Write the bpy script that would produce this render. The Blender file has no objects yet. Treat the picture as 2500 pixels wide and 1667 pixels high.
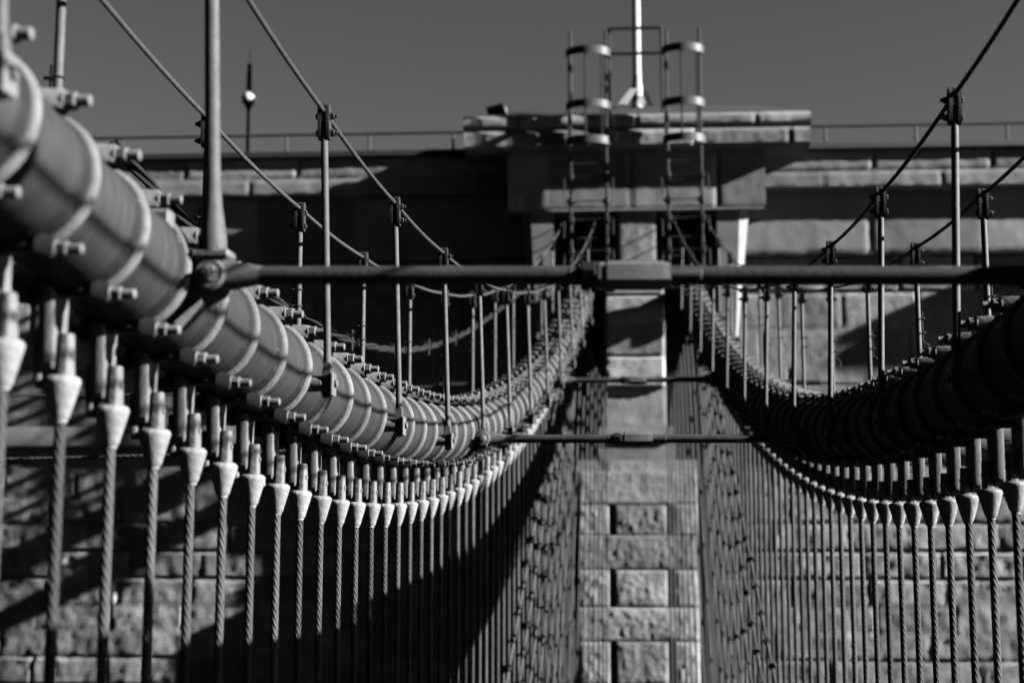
import bpy, bmesh, math, random
import numpy as np
from mathutils import Vector, Matrix, Euler
random.seed(7)
R = math.radians
SC = bpy.context.scene
COL = SC.collection

# ------------------------------------------------------------------ helpers
class MB:
    """collects shapes; build() links them as ONE mesh object"""
    def __init__(s): s.v = []; s.f = []; s.m = []; s.mi = 0
    def add(s, vs, fs):
        o = len(s.v); s.v += [tuple(v) for v in vs]
        s.f += [tuple(i + o for i in f) for f in fs]; s.m += [s.mi] * len(fs); return s
    def hull(s, pts):
        b = bmesh.new()
        for p in pts: b.verts.new(p)
        bmesh.ops.convex_hull(b, input=b.verts)
        b.verts.ensure_lookup_table()
        used = [v for v in b.verts if v.link_faces]
        ix = {v: i for i, v in enumerate(used)}
        fs = [[ix[v] for v in f.verts] for f in b.faces]; vs = [v.co[:] for v in used]
        b.free(); return s.add(vs, fs)
    def box(s, c, d, bev=0.0, M=None):
        pts = []
        for sx in (-1, 1):
            for sy in (-1, 1):
                for sz in (-1, 1):
                    h = (d[0] / 2, d[1] / 2, d[2] / 2)
                    if bev <= 0: pts.append((sx * h[0], sy * h[1], sz * h[2]))
                    else:
                        b = min(bev, min(h) * .8)
                        pts += [(sx * h[0], sy * (h[1] - b), sz * (h[2] - b)), (sx * (h[0] - b), sy * h[1], sz * (h[2] - b)), (sx * (h[0] - b), sy * (h[1] - b), sz * h[2])]
        M = M or Matrix()
        C = Vector(c)
        return s.hull([(M @ Vector(p)) + C for p in pts])
    def cyl(s, a, b, r0, r1=None, n=16, bev=0.0):
        r1 = r0 if r1 is None else r1
        a = Vector(a); b = Vector(b); L = (b - a).length
        prof = [(0, 0), (0, r0 - bev), (bev, r0), (L - bev, r1), (L, r1 - bev), (L, 0)] if bev else [(0, 0), (0, r0), (L, r1), (L, 0)]
        return s.lathe(a, b - a, prof, n)
    def lathe(s, o, ax, prof, n=24, phase=0.0):
        """prof: (distance along axis, radius)"""
        ax = Vector(ax).normalized(); o = Vector(o)
        u = ax.orthogonal().normalized(); w = ax.cross(u)
        vs = []; fs = []; rows = []
        for (t, r) in prof:
            if r < 1e-6:
                rows.append([len(vs)] * n); vs.append(o + ax * t)
            else:
                rows.append(list(range(len(vs), len(vs) + n)))
                for k in range(n):
                    q = 2 * math.pi * (k + phase) / n
                    vs.append(o + ax * t + (u * math.cos(q) + w * math.sin(q)) * r)
        for i in range(len(rows) - 1):
            for k in range(n):
                k2 = (k + 1) % n
                f = [rows[i][k], rows[i][k2], rows[i + 1][k2], rows[i + 1][k]]
                f = [x for j, x in enumerate(f) if x not in f[:j]]
                if len(f) > 2: fs.append(f)
        return s.add(vs, fs)
    def hexb(s, a, b, r, bev=.003): return s.lathe(a, Vector(b) - Vector(a), [(0, 0), (0, r - bev), (bev, r), ((Vector(b) - Vector(a)).length - bev, r), ((Vector(b) - Vector(a)).length, r - bev), ((Vector(b) - Vector(a)).length, 0)], 6)
    def tube(s, path, r, n=10, caps=True):
        P = [Vector(p) for p in path]; m = len(P)
        rr = r if hasattr(r, '__len__') else [r] * m
        up = None; vs = []; fs = []
        for i in range(m):
            t = (P[min(i + 1, m - 1)] - P[max(i - 1, 0)]).normalized()
            if up is None: up = t.orthogonal().normalized()
            up = (up - t * up.dot(t)).normalized(); w = t.cross(up)
            for k in range(n):
                q = 2 * math.pi * k / n
                vs.append(P[i] + (up * math.cos(q) + w * math.sin(q)) * rr[i])
        for i in range(m - 1):
            for k in range(n):
                k2 = (k + 1) % n
                fs.append((i * n + k, i * n + k2, (i + 1) * n + k2, (i + 1) * n + k))
        if caps: fs.append(tuple(range(n))[::-1]); fs.append(tuple((m - 1) * n + k for k in range(n)))
        return s.add(vs, fs)
    def mirror(s):
        s.v = [(-x, y, z) for x, y, z in s.v]; s.f = [f[::-1] for f in s.f]; return s
    def mesh(s, name, mats, angle=34):
        me = bpy.data.meshes.new(name); me.from_pydata(s.v, [], s.f)
        for m in (mats if isinstance(mats, (list, tuple)) else [mats]): me.materials.append(m)
        me.polygons.foreach_set('material_index', s.m)
        b = bmesh.new(); b.from_mesh(me); bmesh.ops.recalc_face_normals(b, faces=b.faces); b.to_mesh(me); b.free()
        me.polygons.foreach_set('use_smooth', [True] * len(me.polygons))
        me.set_sharp_from_angle(angle=R(angle)); me.update()
        return me
    def build(s, name, mats, parent=None, loc=(0, 0, 0), angle=34):
        return link(name, s.mesh(name, mats, angle), parent, loc)

def link(name, me, parent=None, loc=(0, 0, 0), rot=None):
    o = bpy.data.objects.new(name, me); COL.objects.link(o); o.location = loc
    if rot is not None: o.rotation_euler = rot
    if parent is not None: o.parent = parent
    return o
def tag(o, label, cat, group=None):
    o['label'] = label; o['category'] = cat
    if group: o['group'] = group
    return o
def thing(name, label, cat, loc=(0, 0, 0), rotz=0, group=None):
    o = link(name, None, None, loc, (0, 0, rotz)); o.empty_display_size = .1
    return tag(o, label, cat, group)
def struct(o, kind='structure'): o['kind'] = kind; return o
ORD = 'first second third fourth fifth sixth seventh eighth ninth tenth eleventh twelfth thirteenth fourteenth fifteenth sixteenth seventeenth eighteenth nineteenth twentieth'.split()

# ------------------------------------------------------------------ materials
def mat(name, base, var=.3, rough=.6, scale=8.0, bump=.3, bscale=60.0, bdist=.002, worn=None, metallic=0.0, rnd=.12, stretch=(1, 1, 1), spec=.025, streak=None):
    m = bpy.data.materials.new(name); m.use_nodes = True
    nt = m.node_tree; N = nt.nodes; L = nt.links; P = N['Principled BSDF']
    tc = N.new('ShaderNodeTexCoord'); mp = N.new('ShaderNodeMapping'); mp.inputs['Scale'].default_value = stretch
    L.new(tc.outputs['Object'], mp.inputs['Vector'])
    oi = N.new('ShaderNodeObjectInfo')
    no = N.new('ShaderNodeTexNoise'); no.inputs['Scale'].default_value = scale; no.inputs['Detail'].default_value = 7; no.inputs['Roughness'].default_value = .62
    no.noise_dimensions = '4D'
    wm = N.new('ShaderNodeMath'); wm.operation = 'MULTIPLY'; wm.inputs[1].default_value = 40; L.new(oi.outputs['Random'], wm.inputs[0]); L.new(wm.outputs[0], no.inputs['W'])
    L.new(mp.outputs[0], no.inputs['Vector'])
    cr = N.new('ShaderNodeValToRGB'); e = cr.color_ramp.elements
    lo = base * (1 - var); hi = min(.95, base * (1 + var))
    e[0].position = .3; e[0].color = (lo, lo, lo, 1); e[1].position = .7; e[1].color = (hi, hi, hi, 1)
    L.new(no.outputs[0], cr.inputs[0]); col = cr.outputs[0]
    if worn is not None:                                    # chips and dirt spots with a hard edge of their own
        n2 = N.new('ShaderNodeTexNoise'); n2.noise_dimensions = '4D'; n2.inputs['Scale'].default_value = worn[2]; n2.inputs['Detail'].default_value = 9; n2.inputs['Roughness'].default_value = .7
        L.new(tc.outputs['Object'], n2.inputs['Vector']); L.new(wm.outputs[0], n2.inputs['W'])
        c2 = N.new('ShaderNodeValToRGB'); c2.color_ramp.elements[0].position = worn[0]; c2.color_ramp.elements[1].position = worn[0] + .05
        L.new(n2.outputs[0], c2.inputs[0])
        mx = N.new('ShaderNodeMix'); mx.data_type = 'RGBA'; L.new(c2.outputs[0], mx.inputs['Factor']); L.new(col, mx.inputs[6]); mx.inputs[7].default_value = (worn[1],) * 3 + (1,)
        col = mx.outputs[2]
    hv = N.new('ShaderNodeMath'); hv.operation = 'MULTIPLY_ADD'; hv.inputs[1].default_value = rnd * 2; hv.inputs[2].default_value = 1 - rnd; L.new(oi.outputs['Random'], hv.inputs[0])
    mu = N.new('ShaderNodeVectorMath'); mu.operation = 'SCALE'; L.new(col, mu.inputs[0]); L.new(hv.outputs[0], mu.inputs['Scale'])
    L.new(mu.outputs[0], P.inputs['Base Color'])
    P.inputs['Roughness'].default_value = rough; P.inputs['Metallic'].default_value = metallic; P.inputs['Specular IOR Level'].default_value = spec
    if bump:
        nb = N.new('ShaderNodeTexNoise'); nb.inputs['Scale'].default_value = bscale; nb.inputs['Detail'].default_value = 6; nb.inputs['Roughness'].default_value = .6
        L.new(mp.outputs[0], nb.inputs['Vector'])
        bp = N.new('ShaderNodeBump'); bp.inputs['Strength'].default_value = bump; bp.inputs['Distance'].default_value = bdist
        L.new(nb.outputs[0], bp.inputs['Height']); L.new(bp.outputs[0], P.inputs['Normal'])
    return m
M_body = mat('band_paint', 0.00362, .42, .5, 7, .5, 40, .004, worn=(.645, 0.0018, 18), stretch=(1, 9, 1))
M_ring = mat('band_edge_paint', 0.0151, .3, .55, 14, .6, 60, .005, worn=(.62, 0.0046, 26))
M_groove = mat('groove_grime', 0.00165, .5, .7, 18, .8, 50, .006, worn=(.60, 0.01, 20))
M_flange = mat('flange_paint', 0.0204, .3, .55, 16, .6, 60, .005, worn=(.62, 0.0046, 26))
M_low = mat('shaded_lower_flange', 0.00215, .35, .6, 18, .6, 70, .004)  # flange paint darkened to imitate the shade under the cable
M_bolt = mat('bolt_zinc', 0.0138, .3, .5, 30, .5, 120, .003, worn=(.66, 0.0054, 40))
M_lug = mat('lug_iron', 0.0135, .35, .6, 18, .6, 70, .004)
M_sock = mat('socket_zinc', 0.0259, .2, .65, 20, .9, 48, .008, worn=(.66, 0.0063, 34))
M_arm = mat('shaded_fork_zinc', 0.0176, .2, .65, 20, .9, 48, .008, worn=(.66, 0.0063, 34))  # socket zinc darkened so the fork arms look less sunlit
M_wire = mat('rope_steel', 0.00587, .35, .6, 30, .5, 300, .002, rnd=.42)
M_core = mat('cable_wrap', 0.00207, .3, .7, 20, .5, 60, .003)
M_post = mat('post_paint', 0.0093, .3, .6, 30, .6, 130, .003, worn=(.68, 0.0028, 40))
M_hand = mat('hand_rope_steel', 0.00603, .3, .65, 40, .7, 160, .003)
M_clamp = mat('clamp_iron', 0.00344, .35, .65, 30, .6, 90, .003)
M_rod = mat('tie_rod_paint', 0.00494, .35, .55, 9, .6, 50, .004, worn=(.64, 0.0018, 14))
M_tb = mat('turnbuckle_paint', 0.0111, .25, .5, 9, .4, 50, .003)
M_stay = mat('stay_wire', 0.00619, .3, .7, 30, .4, 200, .002)
M_line = mat('service_line_sheath', .0015, .3, .8, 30, .4, 200, .002)
M_cl2 = mat('stay_clamp_iron', 0.000825, .3, .7, 30, .4, 80, .003)
M_stone = mat('granite', 0.0239, .42, .9, 3.2, .55, 24, .02, rnd=.02, spec=.1)
M_pier = mat('pale_dressed_stone', 0.0393, .3, .88, 3, .5, 26, .012, rnd=.02)
M_smooth = mat('dressed_stone', 0.0232, .3, .88, 2.4, .4, 30, .01, rnd=.02, spec=.1)
M_tar = mat('roof_tar', 0.000414, .3, .9, 6, .3, 20, .01, spec=.05)
M_coping = mat('coping_tone', 0.000825, .3, .7, 5, .3, 20, .01, spec=.1)  # coping tone, much darker than the stone below it
M_dark = mat('dark_iron_and_shade', 0.00138, .3, .6, 20, .4, 60, .003)  # iron parts; also the opening panels that imitate deep shade
M_ladder = mat('ladder_steel', 0.0037, .3, .6, 20, .4, 60, .003, worn=(.66, 0.0014, 12))
M_hoop = mat('hoop_steel', 0.00825, .2, .5, 20, .3, 60, .003)
M_white = mat('white_paint', 0.0478, .05, .4, 10, .1, 40, .001)
M_pale = mat('pale_enamel', 0.0745, .06, .25, 10, .1, 40, .001, spec=.5)
M_deck = mat('deck_asphalt', 0.00276, .3, .9, 4, .5, 60, .01)
M_skyblock = mat('sky_block_slope', 0.00148, .5, 1, .02, .6, .2, 3, rnd=0, spec=0)  # for the unseen hill ring added to cut low sky light
M_water = mat('river_water', 0.00138, .3, .15, .4, .6, 1.5, .1, spec=.5)

# ------------------------------------------------------------------ the cable line
PITCH = .369
_d = np.array([(2.0, 1.35), (2.7, 1.2), (3.38, 1.06), (3.78, .985), (4.17, .916), (4.5, .858), (4.94, .80), (5.31, .755), (5.69, .716), (6.4, .668), (7.2, .637), (8, .63), (9, .655), (10.4, .73),
               (11.77, .875), (14, 1.235), (15.85, 1.655), (17.87, 2.19), (20, 2.87), (21.55, 3.45), (23.5, 4.3)])
_c = np.polyfit(_d[:, 0] - 10, _d[:, 1], 5)
def H(z): return float(np.polyval(_c, z - 10))
def S(z): return (H(z + .01) - H(z - .01)) / .02
def LAT(z): return 1.88 - .045 * z
def INN(z): return 1.60 - .045 * z     # inner handrail / pin line
def OUT(z): return 2.16 - .045 * z     # outer handrail line
DECK = -4.6
SIDES = ((-1, 'sunlit', ), (1, 'shaded', ))

# ---- one cable band and its pieces (local: y along the cable, x toward the inside for the sunlit cable)
def band_bm():
    b = MB(); K = 1.035; sc = lambda P: [(t, r * K) for t, r in P]
    b.mi = 0
    b.lathe((0, 0, 0), (0, 1, 0), sc([(0, .165), (.0, .188), (.02, .1905), (.235, .1905), (.252, .1925)]), 64)
    b.mi = 2                                   # soiled groove before the raised edge
    b.lathe((0, 0, 0), (0, 1, 0), sc([(.252, .1925), (.264, .1975), (.276, .1985), (.288, .194), (.302, .1935), (.310, .200)]), 64)
    b.mi = 1
    b.lathe((0, 0, 0), (0, 1, 0), sc([(.310, .200), (.314, .2095), (.319, .2135), (.333, .2145), (.340, .2125), (.345, .206), (.348, .196), (.349, .165)]), 64)
    return b
def flange_bm(sg):
    b = MB(); z = (.238 if sg > 0 else .214) * sg; w = .098 if sg > 0 else .128; x0 = .030 if sg > 0 else .078
    for sx in (-1, 1):
        P = []
        for zz, k in ((z - .029, .9), (z - .02, 1), (z + .02, 1), (z + .029, .86)):
            P += [(sx * w, .312 + dy * k, zz) for dy in (-.027, .025)] + [(sx * x0, .312 + dy * k, zz + (0 if sg > 0 else .012)) for dy in ((-.040, .034) if sg > 0 else (-.034, .030))]
        b.hull(P)
    b.box((0, .312, z - sg * .010), (x0 * 2 + .03, .06, .024), .004)
    return b
def bolt_bm(w):
    b = MB(); q = 1.0 if w < .12 else .86
    b.cyl((w - .001, 0, 0), (w + .006, 0, 0), .031 * q, None, 18, .002)
    b.hexb((w + .006, 0, 0), (w + .036, 0, 0), .028 * q)
    b.lathe((w + .036, 0, 0), (1, 0, 0), [(0, .017 * q)] + [(.0035 * k, (.0175 if k % 2 else .0152) * q) for k in range(1, 12)] + [(.041, .013 * q), (.043, 0)], 14)
    b.cyl((-w - .006, 0, 0), (-w + .001, 0, 0), .031 * q, None, 18, .002)
    b.hexb((-w - .034, 0, 0), (-w - .006, 0, 0), .027 * q); b.cyl((-w - .01, 0, 0), (w + .01, 0, 0), .012, None, 8)
    return b
def lug_bm():
    """plate hanging below the band, thick across, round at its foot"""
    b = MB(); x0, x1 = -.058, -.010
    pts = []
    for k in range(13):
        q = math.pi * k / 12
        pts.append((.048 * math.cos(q), -.396 - .050 * math.sin(q)))
    prof = [(.056, -.17)] + pts + [(-.056, -.17)]
    P = []
    for bx, s in ((x0, .93), (x0 + .006, 1), (x1 - .006, 1), (x1, .93)):
        P += [(bx, y * s, -.33 + (z + .33) * (s if z < -.33 else 1)) for y, z in prof]
    b.hull(P)
    return b
def socket_bm():
    """open spelter socket: two fork arms and a tapering basket, hung on the lug; origin at the pin"""
    b = MB()
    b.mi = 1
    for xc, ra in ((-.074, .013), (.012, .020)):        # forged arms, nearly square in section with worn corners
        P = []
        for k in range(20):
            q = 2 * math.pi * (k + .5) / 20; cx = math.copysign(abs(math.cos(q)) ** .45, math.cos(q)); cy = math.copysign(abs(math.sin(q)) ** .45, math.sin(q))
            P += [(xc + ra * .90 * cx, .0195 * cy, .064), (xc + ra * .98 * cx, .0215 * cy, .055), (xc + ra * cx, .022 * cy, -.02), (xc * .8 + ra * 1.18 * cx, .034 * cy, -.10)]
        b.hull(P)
    b.mi = 0
    b.lathe((.002, 0, -.064), (0, 0, -1), [(0, 0), (0, .042), (.006, .0515), (.013, .0565), (.019, .0570), (.025, .0555), (.122, .0275), (.128, .024), (.130, 0)], 28)
    b.cyl((.002, 0, -.192), (.002, 0, -.204), .0215, .0195, 16)
    return b
def pin_bm():
    b = MB(); b.cyl((-.094, 0, .0), (.037, 0, .0), .012, None, 14, .002); return b
ROPE_L = 5.0
def rope_bm():
    b = MB(); n = 36; lay = .23; seg = int(ROPE_L / lay * 16); vs = []; fs = []
    for i in range(seg + 1):
        z = -ROPE_L * i / seg; tw = -2 * math.pi * z / lay
        for k in range(n):
            q = 2 * math.pi * k / n
            a = abs(math.sin(3 * q)); r = .0180 * (.84 + .16 * a ** .6)
            vs.append((r * math.cos(q + tw), r * math.sin(q + tw), z))
    for i in range(seg):
        for k in range(n):
            k2 = (k + 1) % n; fs.append((i * n + k, i * n + k2, (i + 1) * n + k2, (i + 1) * n + k))
    return b.add(vs, fs)
ME_rope = rope_bm().mesh('wire_rope', M_wire, 60)
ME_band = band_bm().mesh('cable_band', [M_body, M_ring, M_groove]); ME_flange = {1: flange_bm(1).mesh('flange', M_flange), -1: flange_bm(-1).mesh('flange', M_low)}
ME_bolt = {(-1, 1): bolt_bm(.098).mesh('bolt', M_bolt), (1, 1): bolt_bm(.098).mirror().mesh('bolt', M_bolt), (-1, -1): bolt_bm(.128).mesh('bolt', M_bolt), (1, -1): bolt_bm(.128).mirror().mesh('bolt', M_bolt)}
ME_lug = {-1: lug_bm().mesh('hanger_lug', M_lug), 1: lug_bm().mirror().mesh('hanger_lug', M_lug)}
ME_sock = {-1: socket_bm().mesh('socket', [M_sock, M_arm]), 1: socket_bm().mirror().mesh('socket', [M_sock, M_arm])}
ME_pin = {-1: pin_bm().mesh('pin', M_lug), 1: pin_bm().mirror().mesh('pin', M_lug)}

POSTZ = [4.54 + 4 * PITCH * k for k in range(-1, 12)]
TIEZ = [4.54, 4.54 + 16 * PITCH, 4.54 + 32 * PITCH]
cables = {}
for sd, word in SIDES:
    c = thing('main_cable', {-1: 'thick sunlit suspension cable clad in bright-edged bands along its whole length', 1: 'thick suspension cable in deep shade, its face towards the walkway black'}[sd], 'cable',
              (sd * LAT(8), 8, H(8)), 0, 'main cables of the bridge')
    cables[sd] = c; off = Vector(c.location)
    path = [Vector((sd * LAT(z), z, H(z))) - off for z in np.linspace(1.6, 23.0, 90)]
    MB().tube(path, .172, 28).build('cable_core', M_core, c)
    k = -4
    while True:
        zr = 3.41 + PITCH * k; z0 = zr - .325; k += 1
        if zr > 22.3: break
        zm = z0 + .17; p = Vector((sd * LAT(z0), z0, H(z0))); q = Vector((sd * LAT(z0 + PITCH), z0 + PITCH, H(z0 + PITCH)))
        t = (q - p).normalized(); tilt = math.asin(t.z); yaw = math.atan2(-t.x, t.y)
        bd = link('cable_band', ME_band, c, p - off, Euler((tilt, random.uniform(-.03, .03), yaw), 'XYZ'))
        # Euler order XYZ: tilt about x first, then yaw
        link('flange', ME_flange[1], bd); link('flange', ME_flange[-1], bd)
        link('bolt', ME_bolt[(sd, 1)], bd, (0, .312, .238), (random.uniform(0, 1), 0, 0))
        link('bolt', ME_bolt[(sd, -1)], bd, (0, .312, -.214), (random.uniform(0, 1), 0, 0))
        rl = Euler((tilt, 0, yaw), 'XYZ').to_matrix().inverted()
        bd.rotation_euler = Euler((tilt, 0, yaw), 'XYZ')
        # the lug hangs plumb below the ring
        pr = p + t * .30
        lg = link('hanger_lug', ME_lug[sd], bd, (sd * .028, .30, 0)); lg.rotation_euler = (rl @ Euler((0, 0, yaw), 'XYZ').to_matrix()).to_euler()
        # suspender
        if k >= 1 and zr < 21.4:
            i = k
            base = Vector((pr.x + sd * .028, pr.y, pr.z - .392))
            if 1 <= i <= 20: lab = 'twisted suspender rope with pale socket, %s from the viewer along the %s cable' % (ORD[i - 1], word)
            else: lab = 'thin suspender rope crowded with many others towards the tower under the %s cable' % word
            s = thing('suspender', lab, 'suspender', base, yaw, 'suspender ropes under the %s cable' % word)
            so = link('socket', ME_sock[sd], s, (0, 0, 0), (random.uniform(-.03, .03), random.uniform(-.012, .012), random.uniform(-.12, .12))); link('pin', ME_pin[sd], so)
            rp = link('wire_rope', ME_rope, s, (sd * -.002, 0, -.195), (0, 0, random.uniform(0, 6)))
            rp.scale = (1, 1, (base.z - .195 - DECK) / ROPE_L)
            if i > 55: break

# ------------------------------------------------------------------ handrails
def clamp_bm(s):
    """s: side the bolts stick out to; origin where the hand rope passes"""
    b = MB()
    for x in (-.019, .019):
        P = []
        for xx in (x - .007, x + .007):
            for k in range(7):
                q = math.pi * k / 6; P.append((xx, .026 * math.cos(q), .012 + .022 * math.sin(q)))
            P += [(xx, .024, -.10), (xx, -.024, -.10), (xx, .015, -.128), (xx, -.015, -.128)]
        b.hull(P)
    b.box((0, 0, -.028), (.034, .046, .05), .004)
    b.box((0, 0, .018), (.03, .04, .03), .008)
    return b
def clampbolt_bm(s):
    b = MB()
    b.cyl((s * .025, 0, 0), (s * .031, 0, 0), .018, None, 14); b.hexb((s * .031, 0, 0), (s * .047, 0, 0), .015); b.cyl((s * .047, 0, 0), (s * .058, 0, 0), .009, None, 10)
    b.hexb((-s * .038, 0, 0), (-s * .026, 0, 0), .015); b.cyl((-s * .03, 0, 0), (s * .03, 0, 0), .007, None, 8); return b
def post_bm(lean, h):
    b = MB()
    top = Vector((lean, 0, h - .05)); P = [Vector((0, 0, .05)).lerp(top, t) for t in (0, .04, .08, .9, .95, 1)]
    b.tube(P, [.021, .0195, .0165, .0165, .014, .012], 16)
    P = []
    for y in (-.030, .030):
        for x in (-.019, .019): P += [(x, y, -.045), (x * .8, y * .6, -.062), (x, y, .03), (x * .8, y * .62, .09)]
    b.hull(P)
    return b
def foot_bm(sd, inner):
    b = MB(); o = -1 if inner else 1       # toward the cable: for side -1 inner posts the cable lies at -x
    o = o * (1 if sd == -1 else -1)
    if inner:
        b.cyl((o * .115, 0, 0), (o * .018, 0, 0), .036, .034, 20, .004); b.box((-o * .026, 0, -.005), (.012, .075, .10), .003)
        b.cyl((-o * .032, 0, 0), (-o * .045, 0, 0), .017, None, 10, .002)
    else:
        b.cyl((-o * .115, 0, 0), (-o * .018, 0, 0), .036, .034, 20, .004); b.box((o * .026, 0, -.005), (.012, .075, .10), .003)
        b.cyl((o * .032, 0, 0), (o * .045, 0, 0), .017, None, 10, .002)
    return b
def hook_bm():
    b = MB()
    for z in (.62, .71):
        P = [(-.03, -.02, z)] + [(.0 + .021 * math.cos(q), .021 * math.sin(q) - .0, z) for q in np.linspace(-2.4, 2.4, 12)] + [(-.03, .02, z)]
        b.tube(P, .0035, 6); b.box((-.031, 0, z), (.014, .022, .012), .002); b.cyl((-.05, 0, z), (-.034, 0, z), .007, None, 8)
    b.tube([(-.026, 0, .755), (-.026, 0, .58), (-.03, 0, .565), (-.06, 0, .545), (-.066, 0, .53), (-.066, 0, .44)], .0042, 6)
    return b
ME_clamp = {s: clamp_bm(s).mesh('rope_clamp', M_clamp) for s in (-1, 1)}
ME_cbolt = {s: clampbolt_bm(s).mesh('bolt', M_clamp) for s in (-1, 1)}
ME_hook = {-1: hook_bm().mesh('hook_bracket', M_clamp), 1: hook_bm().mirror().mesh('hook_bracket', M_clamp)}
RH = 1.19
def rope_pt(sd, inner, z):
    lat = (INN(z) + .035) if inner else (OUT(z) + .0)
    return Vector((sd * lat, z, H(z) + (1.15 if inner else 1.13)))
for sd, word in SIDES:
    for inner in (True, False):
        io = 'inner' if inner else 'outer'
        zs = [2.0] + POSTZ + [22.3]
        P = []
        for a, b_ in zip(zs[:-1], zs[1:]):
            A = rope_pt(sd, inner, a); B = rope_pt(sd, inner, b_)
            for t in np.linspace(0, 1, 9)[:-1]:
                p = A.lerp(B, t); p.z -= .018 * 4 * t * (1 - t); P.append(p)
        P.append(rope_pt(sd, inner, 22.3)); o = P[0].copy()
        tag(MB().tube([p - o for p in P], .0105, 10).build('hand_rope', M_hand, None, o), '%s wire hand rope strung along the %s cable' % (io, word), 'hand rope', 'hand ropes above the cables')
        n = 0
        for z in POSTZ:
            foot = Vector((sd * ((INN(z) - .0) if inner else OUT(z)), z, H(z) - (.06 if inner else .03)))
            if inner and abs(z - 4.54) < .1: foot.z += .10
            tp = rope_pt(sd, inner, z)
            lab = '%s handrail post on the %s cable, %s from the viewer' % (io, word, ORD[n]); n += 1
            t = thing('handrail_post', lab, 'handrail post', foot, math.atan(.045) * (-sd) * 0, 'handrail posts along the cables')
            big = inner and abs(z - 4.54) < .1
            h = tp.z - foot.z; lean = tp.x - foot.x
            pb = post_bm(lean, h)
            if big:
                top = Vector((lean, 0, h - .05))
                pb = MB().tube([Vector((0, 0, -.0)).lerp(top, q) for q in (0, .03, .06, .10, .17, .25, .95, 1)], [.042, .046, .046, .041, .032, .0265, .0245, .02], 20)
            pb.build('rod', M_post, t)
            fb = foot_bm(sd, inner); fb.build('foot_bracket', M_ring if inner else M_lug, t)
            bs = (1 if sd == -1 else -1) * (1 if inner else -1)
            cl = link('rope_clamp', ME_clamp[bs], t, tp - foot); cl.rotation_euler = (0, math.atan2(lean, h), 0)
            link('bolt', ME_cbolt[bs], cl, (0, 0, -.022)); link('bolt', ME_cbolt[bs], cl, (0, 0, -.098))
            if not inner: link('hook_bracket', ME_hook[sd], t, (lean * .55, 0, 0))

# ------------------------------------------------------------------ tie rods between the two cables
TL = ('thick tie rod with a heavy turnbuckle crossing close to the viewer', 'middle tie rod with a hexagonal turnbuckle between the cables', 'thin looking distant tie rod between the cables close to the tower')
for z, lab in zip(TIEZ, TL):
    h = .822 if z < 5 else H(z) - (.055 if z < 12 else .03); xl = INN(z) - .0
    t = thing('tie_rod', lab, 'tie rod', (0, z - .0, h), 0, 'tie rods between the cables')
    t.rotation_euler = (0, math.atan(.046 / 2.8) if z < 5 else (math.atan(.012 / 2.2) if z < 12 else 0), 0)
    for s in (-1, 1):
        b = MB(); b.cyl((s * .14, 0, 0), (s * (xl - .16), 0, 0), .031, None, 22)
        b.lathe((s * .115, 0, 0), (s, 0, 0), [(0, .03)] + [(.004 * k, .0335 if k % 2 else .0295) for k in range(1, 24)] + [(.1, .031)], 20)
        b.build('rod', M_rod, t)
        c = MB()                                    # forged eye: rod swells, flattens and ends in a ring round the pin
        P = []
        for k in range(20):
            q = 2 * math.pi * k / 20
            for y, rr in ((-.030, .052), (-.024, .058), (.024, .058), (.030, .052)): P.append((s * xl + rr * math.cos(q), y, rr * math.sin(q)))
        c.hull(P)
        P2 = [(s * (xl - .17), .031 * math.cos(q), .031 * math.sin(q)) for q in np.linspace(0, 2 * math.pi, 13)[:-1]]
        P2 += [(s * (xl - .03), y, zz) for y in (-.027, .027) for zz in (-.052, .052)]
        c.hull(P2); cv = c.build('clevis', M_tb, t)
        p = MB(); p.cyl((s * xl, -.045, 0), (s * xl, .06, 0), .030, None, 22, .003); p.hexb((s * xl, -.066, 0), (s * xl, -.038, 0), .026); p.cyl((s * xl, -.08, 0), (s * xl, -.064, 0), .015, None, 14, .003)
        p.cyl((s * xl, -.040, 0), (s * xl, -.030, 0), .050, None, 26, .004); p.build('pin', M_ring, cv)
    tb = MB(); L = .118
    tb.lathe((-L - .005, 0, 0), (1, 0, 0), [(0, 0), (0, .040), (.006, .046), (.03, .046), (.034, .050), (2 * L - .03, .050), (2 * L - .02, .047), (2 * L, .043), (2 * L + .004, 0)], 6, .0)
    o = tb.build('turnbuckle', M_tb, t); o.rotation_euler = (R(30 + 8), 0, 0)
    nb = MB(); nb.hexb((-.175, 0, 0), (-.125, 0, 0), .046); nb.build('lock_nut', M_dark, t)
    # brackets that carry the pins belong to the cables
    for s in (-1, 1):
        off = Vector(cables[s].location); b = MB()
        for y in (.048,):
            P = []
            for k in range(14):
                q = 2 * math.pi * k / 14; P += [(s * xl + .055 * math.cos(q), z + yy, h + .055 * math.sin(q)) for yy in (y - .010, y + .010)]
            P += [(s * (LAT(z) - .16), z + yy, h + zz) for yy in (y - .010, y + .010) for zz in (-.13, .08)]
            b.hull(P)
        b.hull([(s * (LAT(z) - .17), z + a, h + c_) for a in (-.04, .07) for c_ in (-.155, -.135)] + [(s * (xl + .03), z + a, h + c_) for a in (-.02, .06) for c_ in (-.075, -.06)])
        if z < 5: b.box((s * (LAT(z) - .10), z - .02, h + .145), (.10, .09, .19), .012); b.box((s * (xl - .0), z + .0, h + .09), (.13, .09, .03), .008)
        b.v = [tuple(Vector(v) - off) for v in b.v]
        b.build('tie_bracket', M_ring if z < 5 else M_lug, cables[s])

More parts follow.
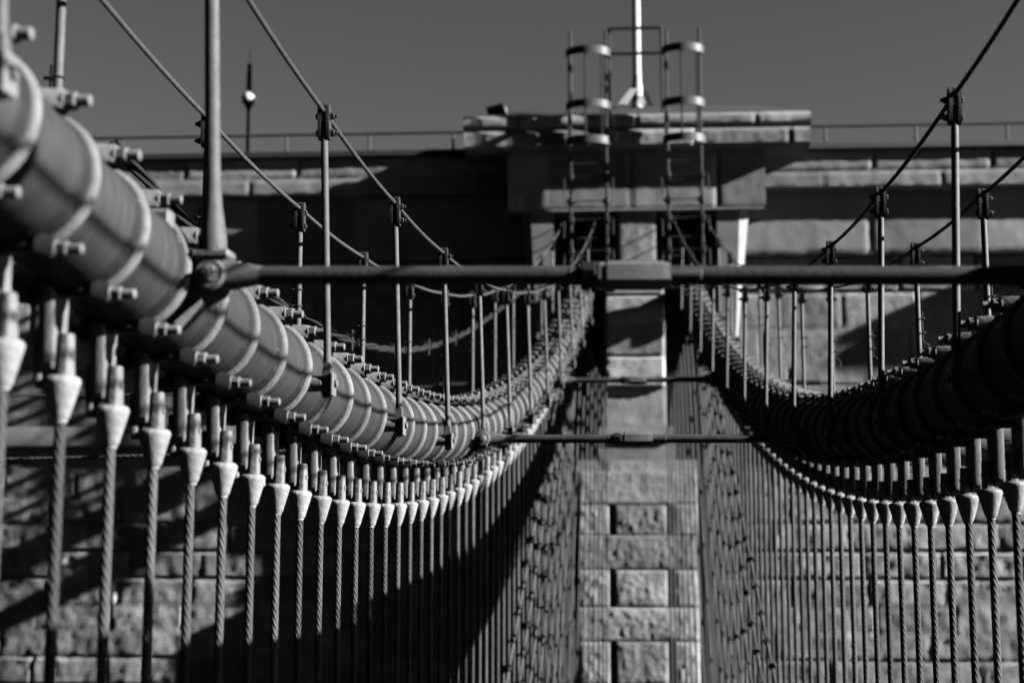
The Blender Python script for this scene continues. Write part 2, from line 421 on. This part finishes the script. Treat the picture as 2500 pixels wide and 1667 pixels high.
# ------------------------------------------------------------------ guy wires running outward from the cables
def guy(sd, z, hh, x1, lab, tb=None):
    x0 = sd * (LAT(z) + .18); t = thing('guy_wire', lab, 'guy wire', (x0, z, hh), 0, 'thin wires running sideways from the cables')
    L = abs(x1) - abs(x0); b = MB(); n = 12; vs = []; fs = []; seg = int(L / .02)
    for i in range(seg + 1):
        x = sd * L * i / seg; tw = x / .16 * 2 * math.pi
        for k in range(n):
            q = 2 * math.pi * k / n; r = .016 * (.8 + .2 * abs(math.sin(1.5 * q)))
            vs.append((x, r * math.cos(q + tw), r * math.sin(q + tw) - .10 * 4 * (i / seg) * (1 - i / seg)))
    for i in range(seg):
        for k in range(n): fs.append((i * n + k, i * n + (k + 1) % n, (i + 1) * n + (k + 1) % n, (i + 1) * n + k))
    b.add(vs, fs); b.build('wire', M_stay, t, angle=60)
    if tb:
        q = MB(); q.cyl((sd * tb, 0, -.02), (sd * (tb + .42), 0, -.025), .034, None, 10, .006); q.cyl((sd * (tb - .12), 0, -.018), (sd * tb, 0, -.02), .02, None, 10); q.cyl((sd * (tb + .42), 0, -.025), (sd * (tb + .5), 0, -.025), .024, .012, 10)
        q.build('turnbuckle', M_clamp, t)
guy(-1, TIEZ[1], .64, 11.2, 'twisted guy wire level with the middle tie rod, beyond the sunlit cable')
guy(-1, TIEZ[2], 1.72, 11.2, 'guy wire level with the distant tie rod, beyond the sunlit cable', .55)
guy(1, TIEZ[2], 1.72, 11.2, 'guy wire with turnbuckle passing before the lit stone beyond the shaded cable', .35)

# twisted service line on the far side of the sunlit cable
P = [(8.24 - 2.2, 1.72), (7.2, 1.56), (8.24, 1.45), (9.35, 1.38), (10.8, 1.44), (12.1, 1.58), (13.4, 1.76), (14.9, 2.05), (16.3, 2.39), (18.2, 2.85), (20.5, 3.5)]
t = thing('service_line', 'twisted service line sagging behind the handrail posts of the sunlit cable', 'electric line', (-2.3, 8, 1.4))
zz = np.linspace(P[0][0], P[-1][0], 160); hz = np.polyval(np.polyfit([p[0] - 12 for p in P], [p[1] for p in P], 4), zz - 12)
b = MB()
for ph in (0, 2.1, 4.2):
    b.tube([(-(2.6 - .045 * z) + 2.3 + .016 * math.cos(z * 5 + ph), z - 8, h - 1.4 + .016 * math.sin(z * 5 + ph)) for z, h in zip(zz, hz)], .013, 8)
b.build('line', M_line, t)
for z in (7.4, 8.9, 10.4, 11.9, 13.4, 14.9, 16.4):
    h = float(np.interp(z, zz, hz)) - 1.4; x = -(2.6 - .045 * z) + 2.3; q = MB()
    q.box((x, z - 8, h + .03), (.05, .04, .03), .004); q.box((x + .02, z - 8, h), (.008, .03, .16), .002); q.cyl((x - .03, z - 8, h + .05), (x + .04, z - 8, h + .05), .012, None, 8)
    q.build('line_clip', M_clamp, t)

# ------------------------------------------------------------------ stays fanning down from the tower, clipped to the suspenders
cb = MB(); cb.box((0, 0, 0), (.055, .045, .065), .01); cb.cyl((-.035, 0, 0), (.035, 0, 0), .01, None, 8); ME_cl = cb.mesh('clamp', M_cl2)
for sd, word in SIDES:
    for n, zd in enumerate((8.6, 10.2, 11.7, 13.1, 14.4, 15.6, 16.7, 17.8, 18.7, 19.4, 19.9, 20.3, 20.7, 21.0, 21.2)):
        io = .03 + max(0, n - 6) * .052; a = Vector((sd * (LAT(21.6) - io), 21.6, 3.9 - .12 * n)); e = Vector((sd * (LAT(zd) - io), zd, DECK))
        t = thing('stay_cable', ('slanting stay wire dotted with clamps under the %s cable, %s of the fan' if n < 8 else 'steep bare stay wire close to the tower by the %s cable, %s of the fan') % (word, ORD[n]), 'stay cable', a, 0, 'stays fanning from the tower')
        MB().tube([(0, 0, 0), (e - a) * .33, (e - a) * .66, e - a], .014, 8).build('wire', M_stay, t)
        for kk in range(-1, 60):
            zr = 3.41 + PITCH * kk - .025
            if zr < zd + .1 or zr > 20.2: continue
            f = (21.6 - zr) / (21.6 - zd); p = (e - a) * f
            if a.z + p.z < -2.9 or n > 4 or (n > 1 and (kk + n) % 3): continue
            p = p + (e - a).normalized() * random.uniform(-.04, .04)
            link('clamp', ME_cl, t, p, (0, 0, random.uniform(-.2, .2)))

# ------------------------------------------------------------------ stone tower
def vnoise(x, z, seed):
    rs = np.random.RandomState(seed); T = rs.rand(128, 128)
    xi = np.floor(x).astype(int); zi = np.floor(z).astype(int); fx = x - xi; fz = z - zi
    fx = fx * fx * (3 - 2 * fx); fz = fz * fz * (3 - 2 * fz)
    g = lambda a, b: T[a % 128, b % 128]
    return (g(xi, zi) * (1 - fx) + g(xi + 1, zi) * fx) * (1 - fz) + (g(xi, zi + 1) * (1 - fx) + g(xi + 1, zi + 1) * fx) * fz
def fbm(x, z, seed, s0, o=4):
    t = 0; a = 1; n = 0
    for k in range(o):
        t = t + a * vnoise(x * s0 * 2 ** k + 7.3 * k, z * s0 * 2 ** k + 3.1 * k, seed + k); n += a; a *= .52
    return t / n - .5
def stone_sheet(mb, x0, x1, z0, z1, y, res, courses, bw, amp, seed, groove=.02, jw=.012, pillow=.0, skirt=.16, whole=False, nscale=2.4, tones=3):
    nx = max(2, int((x1 - x0) / res) + 1); nz = max(2, int((z1 - z0) / res) + 1)
    xs = np.linspace(x0, x1, nx); zs = np.linspace(z0, z1, nz); X, Z = np.meshgrid(xs, zs)
    rs = np.random.RandomState(seed + 5)
    ed = np.array(courses); ci = np.clip(np.searchsorted(ed, Z, side='right') - 1, 0, len(ed) - 2)
    dz = np.minimum(Z - ed[ci], ed[ci + 1] - Z)
    if whole: dx = np.minimum(X - x0, x1 - X); bid = ci
    else:
        offs = rs.rand(len(ed)) * bw; U = (X + offs[ci]) / bw; f = U - np.floor(U); dx = np.minimum(f, 1 - f) * bw; bid = ci * 57 + np.floor(U).astype(int)
    d = np.minimum(dx, dz); d = np.maximum(d, 0)
    g = np.clip(d / jw, 0, 1); g = g * g * (3 - 2 * g)
    rnd = rs.rand(4096)
    A = amp(X, Z) if callable(amp) else amp
    rdg = .5 - np.abs(fbm(X, Z, seed + 60, nscale * 1.3, 4)) * 4
    hgt = -groove * (1 - g) + A * np.clip(d / .07, .0, 1) * (fbm(X, Z, seed, nscale * .8) * 1.4 + rdg * .32 + fbm(X, Z, seed + 40, 13, 3) * .9) + (rnd[np.abs(bid) % 4096] - .5) * A * .5
    if pillow: hgt = hgt + pillow * (np.sqrt(np.clip(d / .14, 0, 1)) - 1)
    Y = y - hgt
    vs = np.stack([X, Y, Z], -1).reshape(-1, 3); I = np.arange(nx * nz).reshape(nz, nx)
    q = np.stack([I[:-1, :-1], I[:-1, 1:], I[1:, 1:], I[1:, :-1]], -1).reshape(-1, 4)
    o = len(mb.v); mb.v += [tuple(v) for v in vs.tolist()]; mb.f += [tuple(r) for r in (q + o).tolist()]; fb = bid[:-1, :-1].reshape(-1); pk = np.array([0, 0, 1, 2, 0, 2, 1, 0]); mb.m += [int(v) for v in pk[(np.abs(fb) * 7919 + seed * 31) % 8 if tones > 1 else np.zeros(len(q), int)]]
    ring = list(I[0, :]) + list(I[1:, -1]) + list(I[-1, -2::-1]) + list(I[-2:0:-1, 0])
    o2 = len(mb.v); mb.v += [(vs[i][0], y + skirt, vs[i][2]) for i in ring]; m = len(ring)
    for k in range(m): mb.f.append((ring[k] + o, o2 + k, o2 + (k + 1) % m, ring[(k + 1) % m] + o)); mb.m.append(mb.mi)
    return mb
TO = Vector((0, 22.5, DECK)); TR = R(1.6)
def TP(x, y, z):
    v = Matrix.Rotation(TR, 3, 'Z') @ (Vector((x, y, z)) - TO); return v + TO
TONES = {}
def tone_set(m):
    out = [m]
    for f, w in ((.70, 'dark'), (1.3, 'pale')):
        c = m.copy(); c.name = m.name + '_' + w
        e = [n for n in c.node_tree.nodes if n.type == 'VALTORGB'][0].color_ramp.elements
        for x in e: x.color = tuple(v * f for v in x.color[:3]) + (1,)
        out.append(c)
    return out
for m_ in (M_stone, M_pier, M_smooth): TONES[m_.name] = tone_set(m_)
tower = thing('bridge_tower', 'massive granite bridge tower with a projecting portal block and rock faced courses', 'bridge tower', TO, TR)
def tbuild(mb, name, m):
    m = TONES.get(m.name, m)
    mb.v = [(x - TO.x, y - TO.y, z - TO.z) for x, y, z in mb.v]; return mb.build(name, m, tower, angle=30)
cour = lambda a, b, n: list(np.linspace(a, b, n + 1))
WX0, WX1 = -15.0, 22.0
b = MB(); b.box(((WX0 + WX1) / 2, 25.75, .65), (WX1 - WX0 - .02, 4.9, 2 * 5.25)); tbuild(b, 'tower_core', M_stone)
rough = lambda X, Z: np.where(Z > 1.4, .012, .032)
for x0, x1, sd_ in ((WX0, -.55, 11), (.52, WX1, 23)):
    b = MB(); stone_sheet(b, x0, x1, DECK, 4.5, 23.22, .055, cour(DECK, 1.42, 14) + cour(1.42, 4.5, 5)[1:], 1.2, rough, sd_, .04, .03, nscale=7.5); tbuild(b, 'rock_faced_wall', M_stone)
b = MB(); stone_sheet(b, WX0, WX1, 4.5, 5.56, 23.12, .06, [4.5, 5.56], 1.7, .010, 31, .025, .018); tbuild(b, 'frieze', M_smooth)
b = MB(); stone_sheet(b, WX0, WX1, 5.55, 6.2, 22.93, .05, [5.55, 5.86, 6.2], 1.9, .012, 37, .03, .02, skirt=.6); tbuild(b, 'parapet', M_smooth)
b = MB(); b.box(((WX0 + WX1) / 2, 23.20, 6.255), (WX1 - WX0, .68, .10), .01); tbuild(b, 'coping', M_coping)
for x0, x1 in ((WX0, -1.3), (1.3, WX1)):
    b = MB(); stone_sheet(b, x0, x1, 1.43, 1.74, 23.08, .07, [1.43, 1.74], 1.6, .006, 41, .01); tbuild(b, 'belt_course', M_smooth)
b = MB(); b.box(((WX0 + WX1) / 2, 25.6, 6.1), (WX1 - WX0 - .5, 4.4, .12)); tbuild(b, 'roof_deck', M_tar)
for ox in (0.0, 13.9):
    b = MB(); stone_sheet(b, -2.73 + ox, 2.78 + ox, 6.385, 6.60, 22.01, .045, [6.385, 6.60], 1.9, .010, 51, .03, jw=.02, skirt=1.3, nscale=5); stone_sheet(b, -2.71 + ox, 2.76 + ox, 6.05, 6.345, 22.0, .045, [6.05, 6.345], 1.5, .012, 53, .03, jw=.02, skirt=1.3, nscale=5)
    b.box((.025 + ox, 22.58, 6.365), (5.4, .9, .06))
    b.box((.025 + ox, 22.6, 6.066), (5.44, 1.0, .03)); tbuild(b, 'portal_slab', M_smooth)
    b = MB(); b.hull([(-2.66 + ox, 22.1, 6.60), (2.71 + ox, 22.1, 6.60), (-2.66 + ox, 23.6, 6.60), (2.71 + ox, 23.6, 6.60), (-1.65 + ox, 22.85, 6.96), (2.05 + ox, 22.85, 6.96), (-1.65 + ox, 23.4, 6.96), (2.05 + ox, 23.4, 6.96)]); tbuild(b, 'portal_roof', M_tar)
    b = MB(); stone_sheet(b, -2.03 + ox, 2.07 + ox, 5.08, 6.06, 22.235, .05, [5.08, 6.06], 1.35, .008, 57, .025, jw=.02, skirt=1.2); b.box((.02 + ox, 22.75, 5.096), (4.04, 1.05, .03)); tbuild(b, 'portal_tier', M_smooth)
    # piers that carry the portal, dark cable openings between them
    b = MB(); stone_sheet(b, -.56 + ox, .48 + ox, 1.62, 2.3, 22.34, .04, [1.62, 2.3], 5, .008, 60, .008, whole=True, skirt=.8); stone_sheet(b, -.50 + ox, .45 + ox, 2.26, 4.2, 22.26, .04, [2.26, 2.75, 3.24, 3.72, 4.2], 5, .014, 61, .03, whole=True, skirt=.8, jw=.02)
    stone_sheet(b, -.27 + ox, .33 + ox, 4.2, 5.09, 22.30, .04, [4.2, 5.09], 5, .012, 62, .01, whole=True, skirt=.8, nscale=6); tbuild(b, 'middle_pier', M_pier)
    for s, wx in ((-1, 'pier'), (1, 'pier')):
        b = MB(); xa = s * 1.30; xb = s * 1.66; xc = s * 1.82
        b.hull([(xa + ox, 22.28, 5.09), (xb + ox, 22.28, 5.09), (xc + ox, 22.46, 5.09), (xc + ox, 23.1, 5.09), (xa + ox, 23.1, 5.09), (xa + ox, 22.40, 3.0), (s * 1.57 + ox, 22.40, 3.0), (s * 1.60 + ox, 22.45, 3.0), (s * 1.60 + ox, 23.1, 3.0), (xa + ox, 23.1, 3.0)])
        tbuild(b, 'side_pier', M_smooth)
    pass
    b = MB(); b.box((ox - .87, 22.93, .25), (.84, .16, 9.66)); b.box((ox + .87, 22.93, .25), (.84, .16, 9.66)); b.box((ox, 22.98, 4.9), (2.5, .05, .36)); tbuild(b, 'opening_shade_panel', M_dark)  # dark panels stand in for deep shade inside the cable openings
    b = MB(); stone_sheet(b, -.62 + ox, .58 + ox, 1.12, 1.42, 22.34, .04, [1.12, 1.42], 9, .004, 71, .0, skirt=.4); tbuild(b, 'pedestal_plinth', M_smooth)
    b = MB(); stone_sheet(b, -.60 + ox, .56 + ox, 1.42, 1.64, 22.30, .04, [1.42, 1.64], 9, .004, 72, .0, skirt=.4)
    stone_sheet(b, -.94 + ox, .92 + ox, .95, 1.12, 22.24, .035, [.95, 1.12], 9, .01, 73, .0, skirt=.5); tbuild(b, 'pedestal_cap', M_pier)
    b = MB(); zt = .95; rs = np.random.RandomState(3)
    for kk, (za, zb, gap) in enumerate(((.445, .945, 0), (-.035, .44, 1), (-.565, -.04, 0), (-1.125, -.57, 1), (-1.645, -1.13, 0), (-2.285, -1.65, 1), (-2.825, -2.29, 0), (-3.405, -2.83, 1), (-4.0, -3.41, 0), (DECK, -4.005, 1))):
        sp = [(-.93 - .01 * (kk % 3), .91)] if not gap else [(-.93, -.46), (-.365, .43), (.53, .91)]
        for j, (xa, xb) in enumerate(sp): stone_sheet(b, xa + ox, xb + ox, za, zb, 22.20, .022, [za, zb], 9, (.010 if kk == 0 else .021), 80 + kk * 5 + j, .006, jw=.014, pillow=.014 if kk else 0, skirt=.3, whole=True, nscale=2.6 if kk else 3)
    b.mi = 0; b.box((ox, 22.48, -1.85), (1.78, .24, 5.5)); tbuild(b, 'pedestal', M_pier)

# parapet railings
def railing(x0, x1, lab):
    t = thing('railing', lab, 'railing', TP((x0 + x1) / 2, 22.92, 6.30), TR, 'railings on the tower parapet'); w = (x1 - x0) / 2
    b = MB(); b.cyl((-w, 0, .30), (w, 0, .30), .024, None, 10); b.build('top_rail', M_ladder, t)
    n = int(2 * w / 1.38)
    for k in range(n + 1):
        x = -w + .3 + k * (2 * w - .5) / n; q = MB(); q.cyl((x, 0, 0), (x, 0, .29), .022, None, 10); q.box((x, 0, .008), (.09, .08, .015), .002); q.build('post', M_ladder, t)
railing(-14.5, -2.78, 'low parapet railing by the mast with a pale ball')
railing(2.84, 9.2, 'low parapet railing above the broadly lit wall beyond the shaded cable')

# mast with a pale ball
t = thing('beacon_mast', 'slender mast with a pale shining ball and thin aerial on the tower roof', 'mast', TP(-6.72, 24, 6.16))
b = MB(); b.cyl((0, 0, 0), (0, 0, 1.36), .034, .028, 14); b.cyl((.02, 0, .36), (.14, 0, .30), .012, None, 8); b.box((.17, 0, .30), (.10, .05, .03), .006); b.build('pole', M_ladder, t)
b = MB(); b.lathe((0, 0, 1.43), (0, 0, 1), [(-.128, 0)] + [(-.128 * math.cos(q), .128 * math.sin(q)) for q in np.linspace(.15, math.pi - .15, 18)] + [(.128, 0)], 28); b.build('ball', M_pale, t)
b = MB(); b.lathe((0, 0, 1.43), (0, 0, 1), [(-.21, .03), (-.17, .05), (-.12, .075), (-.08, .108), (-.06, .1175), (-.055, .10)], 28); b.build('ball_cup', M_dark, t)
b = MB(); b.cyl((0, 0, 1.55), (0, 0, 1.72), .05, .045, 12); b.cyl((0, 0, 1.72), (0, 0, 2.05), .046, .04, 12); b.cyl((0, 0, 2.05), (0, 0, 2.36), .012, .004, 8); b.build('aerial', M_ladder, t)

# flagpole and its floodlights
t = thing('flagpole', 'tall white flagpole rising from the roof of the portal', 'flagpole', TP(.08, 22.95, 6.96))
b = MB(); b.lathe((0, 0, 0), (0, 0, 1), [(0, 0), (0, .10), (.05, .10), (.06, .088), (.36, .088), (.50, .070), (.53, .076), (.56, .076), (.58, .068), (5.0, .06), (9.0, .045), (9.0, 0)], 24); b.build('pole', M_white, t)
b = MB(); b.lathe((0, 0, 9.0), (0, 0, 1), [(0, 0), (.02, .06), (.08, .09), (.14, .06), (.17, 0)], 16); b.build('finial', M_white, t)
for bx, lean, w_, h_, y_, m_ in ((-.25, .19, .13, .30, -.24, M_white), (.10, -.05, .085, .19, -.20, M_white), (.24, -.10, .07, .30, .06, M_hoop)):
    b = MB(); b.hull([(bx + dx, y_ + dy, 0) for dx in (-w_ / 2, w_ / 2) for dy in (-.03, .03)] + [(bx + lean + dx, y_ * .55 + dy, h_) for dx in (-w_ * .42, w_ * .42) for dy in (-.025, .025)])
    b.build('brace', m_, t)
t = thing('roof_lamp', 'dark boxy lamp tilted on the corner of the portal roof', 'floodlight', TP(-2.24, 22.45, 6.66))
b = MB(); b.box((0, 0, .15), (.28, .2, .15), .012, Matrix.Rotation(R(-14), 3, 'Y')); b.build('lamp_housing', M_dark, t)
b = MB(); b.box((.165, 0, .13), (.05, .18, .13), .01, Matrix.Rotation(R(-14), 3, 'Y')); b.build('lens', M_white, t)  # white block puts the sunlit side of the housing into colour
b = MB(); b.cyl((0, 0, 0), (0, 0, .1), .02, None, 8); b.box((0, 0, .0), (.16, .12, .02), .003); b.build('bracket', M_dark, t)

# caged ladders and the gangway frame
def ladder(x0, x1, lab):
    # lifeline brackets and a guard rail run between the two stringers just above the cable
    y = 21.86; xm = (x0 + x1) / 2; w = (x1 - x0) / 2; zb = 3.76; zt = 7.92
    t = thing('caged_ladder', lab, 'ladder', (xm, y, zb), 0, 'caged ladders beside the flagpole')
    for s in (-1, 1): b = MB(); b.box((s * w, 0, (zt - zb) / 2), (.045, .06, zt - zb), .006); b.build('stringer', M_ladder, t)
    n = int((6.0 - zb) / .3)
    for k in range(n): b = MB(); b.cyl((-w, 0, .2 + .3 * k), (w, 0, .2 + .3 * k), .011, None, 8); b.build('rung', M_ladder, t)
    for z, sc in ((7.55, 1.0), (6.68, 1.0), (6.10, 1.0)):
        b = MB(); vs = []; fs = []; qs = np.linspace(math.pi, 2 * math.pi, 26)
        for q in qs:
            for rr in (1.0, .96):
                for hz in (-.062, .062): vs.append(((w + .075) * rr * math.cos(q), .02 + .27 * rr * math.sin(q), z - zb + hz))
        for k in range(len(qs) - 1):
            a = 4 * k; c = a + 4
            fs += [(a, a + 1, c + 1, c), (a + 2, c + 2, c + 3, a + 3), (a + 1, a + 3, c + 3, c + 1), (a, c, c + 2, a + 2)]
        fs += [(0, 2, 3, 1), (4 * 25, 4 * 25 + 1, 4 * 25 + 3, 4 * 25 + 2)]
        b.add(vs, fs); b.build('cage_hoop', M_hoop, t)
    for q in (4.6, 5.4, 3.6):
        b = MB(); b.box(((w + .065) * math.cos(q), .02 + .25 * math.sin(q), (7.57 + 6.08) / 2 - zb), (.03, .012, 7.57 - 6.08), .002); b.build('cage_strap', M_ladder, t)
    b = MB()
    for zz_, dy in ((.55, -.12), (1.05, -.12), (1.75, -.06)):
        q = MB(); q.cyl((-w - .12, dy, zz_), (w + .12, dy, zz_ + .04), .016, None, 8); q.cyl((-w - .1, dy, zz_), (-w - .1, dy - .16, zz_ - .3), .012, None, 8); q.cyl((w + .1, dy, zz_ + .03), (w + .1, dy - .16, zz_ - .26), .012, None, 8); q.box((-w, dy * .5, zz_ + .02), (.09, abs(dy) + .04, .10), .015); q.box((w, dy * .5, zz_ + .02), (.09, abs(dy) + .04, .10), .015); q.build('guard_rail', M_dark, t)
    for s in (-1, 1):
        b.box((s * w, .0, .0), (.12, .14, .05), .005)
        q = MB(); q.box((s * w, -.03, 1.38), (.10, .10, .12), .02); q.cyl((s * w - .08, -.03, 1.38), (s * w + .08, -.03, 1.38), .02, None, 8); q.build('rail_bracket', M_dark, t)
    b.box((0, 0, -.02), (2 * w + .2, .3, .03), .004); b.build('foot_plate', M_dark, t)
ladder(-.99, -.43, 'caged ladder rising from the sunlit cable, on one flank of the flagpole')
ladder(.53, 1.05, 'caged ladder rising from the shaded cable, on the other flank of the flagpole')
t = thing('gangway_frame', 'square rail frame between the two caged ladders in front of the flagpole', 'railing', TP(.02, 22.08, 6.6), TR)
for x in (-.41, .43): b = MB(); b.box((x, 0, .71), (.045, .045, 1.43), .006); b.build('post', M_ladder, t)
for z in (1.42, 1.0): b = MB(); b.box((.01, -.03, z), (.86, .03, .05), .006); b.build('rail', M_dark, t)

# ------------------------------------------------------------------ deck and river
b = MB(); b.box((3, 30, DECK - .3), (40, 120, .6)); struct(b.build('bridge_deck', M_deck))
b = MB(); b.add([(-3000, -3000, -24), (3000, -3000, -24), (3000, 3000, -24), (-3000, 3000, -24)], [(0, 1, 2, 3)]); struct(b.build('river', M_water))

vs = []; fs = []; NA = 180; rw = [(650, -24), (720, 20), (800, 90), (900, 165), (1000, 205), (1150, 222), (1400, 200), (1900, -24)]
for i in range(NA):
    q = 2 * math.pi * i / NA
    for r_, z_ in rw:
        k = .5 + .5 * math.sin(q * 3 + 1) * .5 + .25 * math.sin(q * 7 + r_ * .004) + .14 * math.sin(q * 17 + r_ * .013)
        vs.append((r_ * math.sin(q), r_ * math.cos(q), z_ if z_ < 0 else z_ * (.84 + .16 * k)))
n_ = len(rw)
for i in range(NA):
    for k in range(n_ - 1):
        a = i * n_ + k; c = ((i + 1) % NA) * n_ + k; fs.append((a, a + 1, c + 1, c))
b = MB(); b.add(vs, fs); struct(b.build('sky_block_hills', M_skyblock, angle=80))  # unseen hill ring, added to keep low sky light off the shadows

# ------------------------------------------------------------------ light and sky
PHI = R(83.0); EL = math.atan(.432 * math.sin(PHI))
sv = Vector((math.sin(PHI) * math.cos(EL), -math.cos(PHI) * math.cos(EL), math.sin(EL)))
sl = bpy.data.lights.new('sun', 'SUN'); sl.energy = 5.0; sl.angle = R(.5); sl.color = (1, .995, .985)
so = bpy.data.objects.new('sun', sl); COL.objects.link(so); so.rotation_euler = (-sv).to_track_quat('-Z', 'Y').to_euler(); so.location = (20, -5, 20)
w = bpy.data.worlds.new('World'); SC.world = w; w.use_nodes = True; nt = w.node_tree
bg = nt.nodes['Background']; sk = nt.nodes.new('ShaderNodeTexSky'); sk.sky_type = 'NISHITA'; sk.sun_disc = False
sk.sun_elevation = EL; sk.sun_rotation = math.pi - PHI; sk.altitude = 8000; sk.air_density = .10; sk.dust_density = 0
sp = nt.nodes.new('ShaderNodeSeparateColor'); nt.links.new(sk.outputs[0], sp.inputs[0]); nt.links.new(sp.outputs[0], bg.inputs[0]); bg.inputs[1].default_value = .055

# ------------------------------------------------------------------ camera
cd = bpy.data.cameras.new('camera'); cd.sensor_width = 36; cd.lens = 3472 / 2500 * 36; cd.clip_end = 9000; cd.clip_start = .05
co = bpy.data.objects.new('camera', cd); COL.objects.link(co)
co.location = (0, 0, 0); co.rotation_euler = (R(90 + 7.652), 0, R(5.0245))
cd.dof.use_dof = True; cd.dof.focus_distance = 7.6; cd.dof.aperture_fstop = 1.5
SC.camera = co
SC.view_settings.view_transform = 'Standard'; SC.view_settings.look = 'None'; SC.view_settings.exposure = 4.86; SC.view_settings.gamma = 1.0
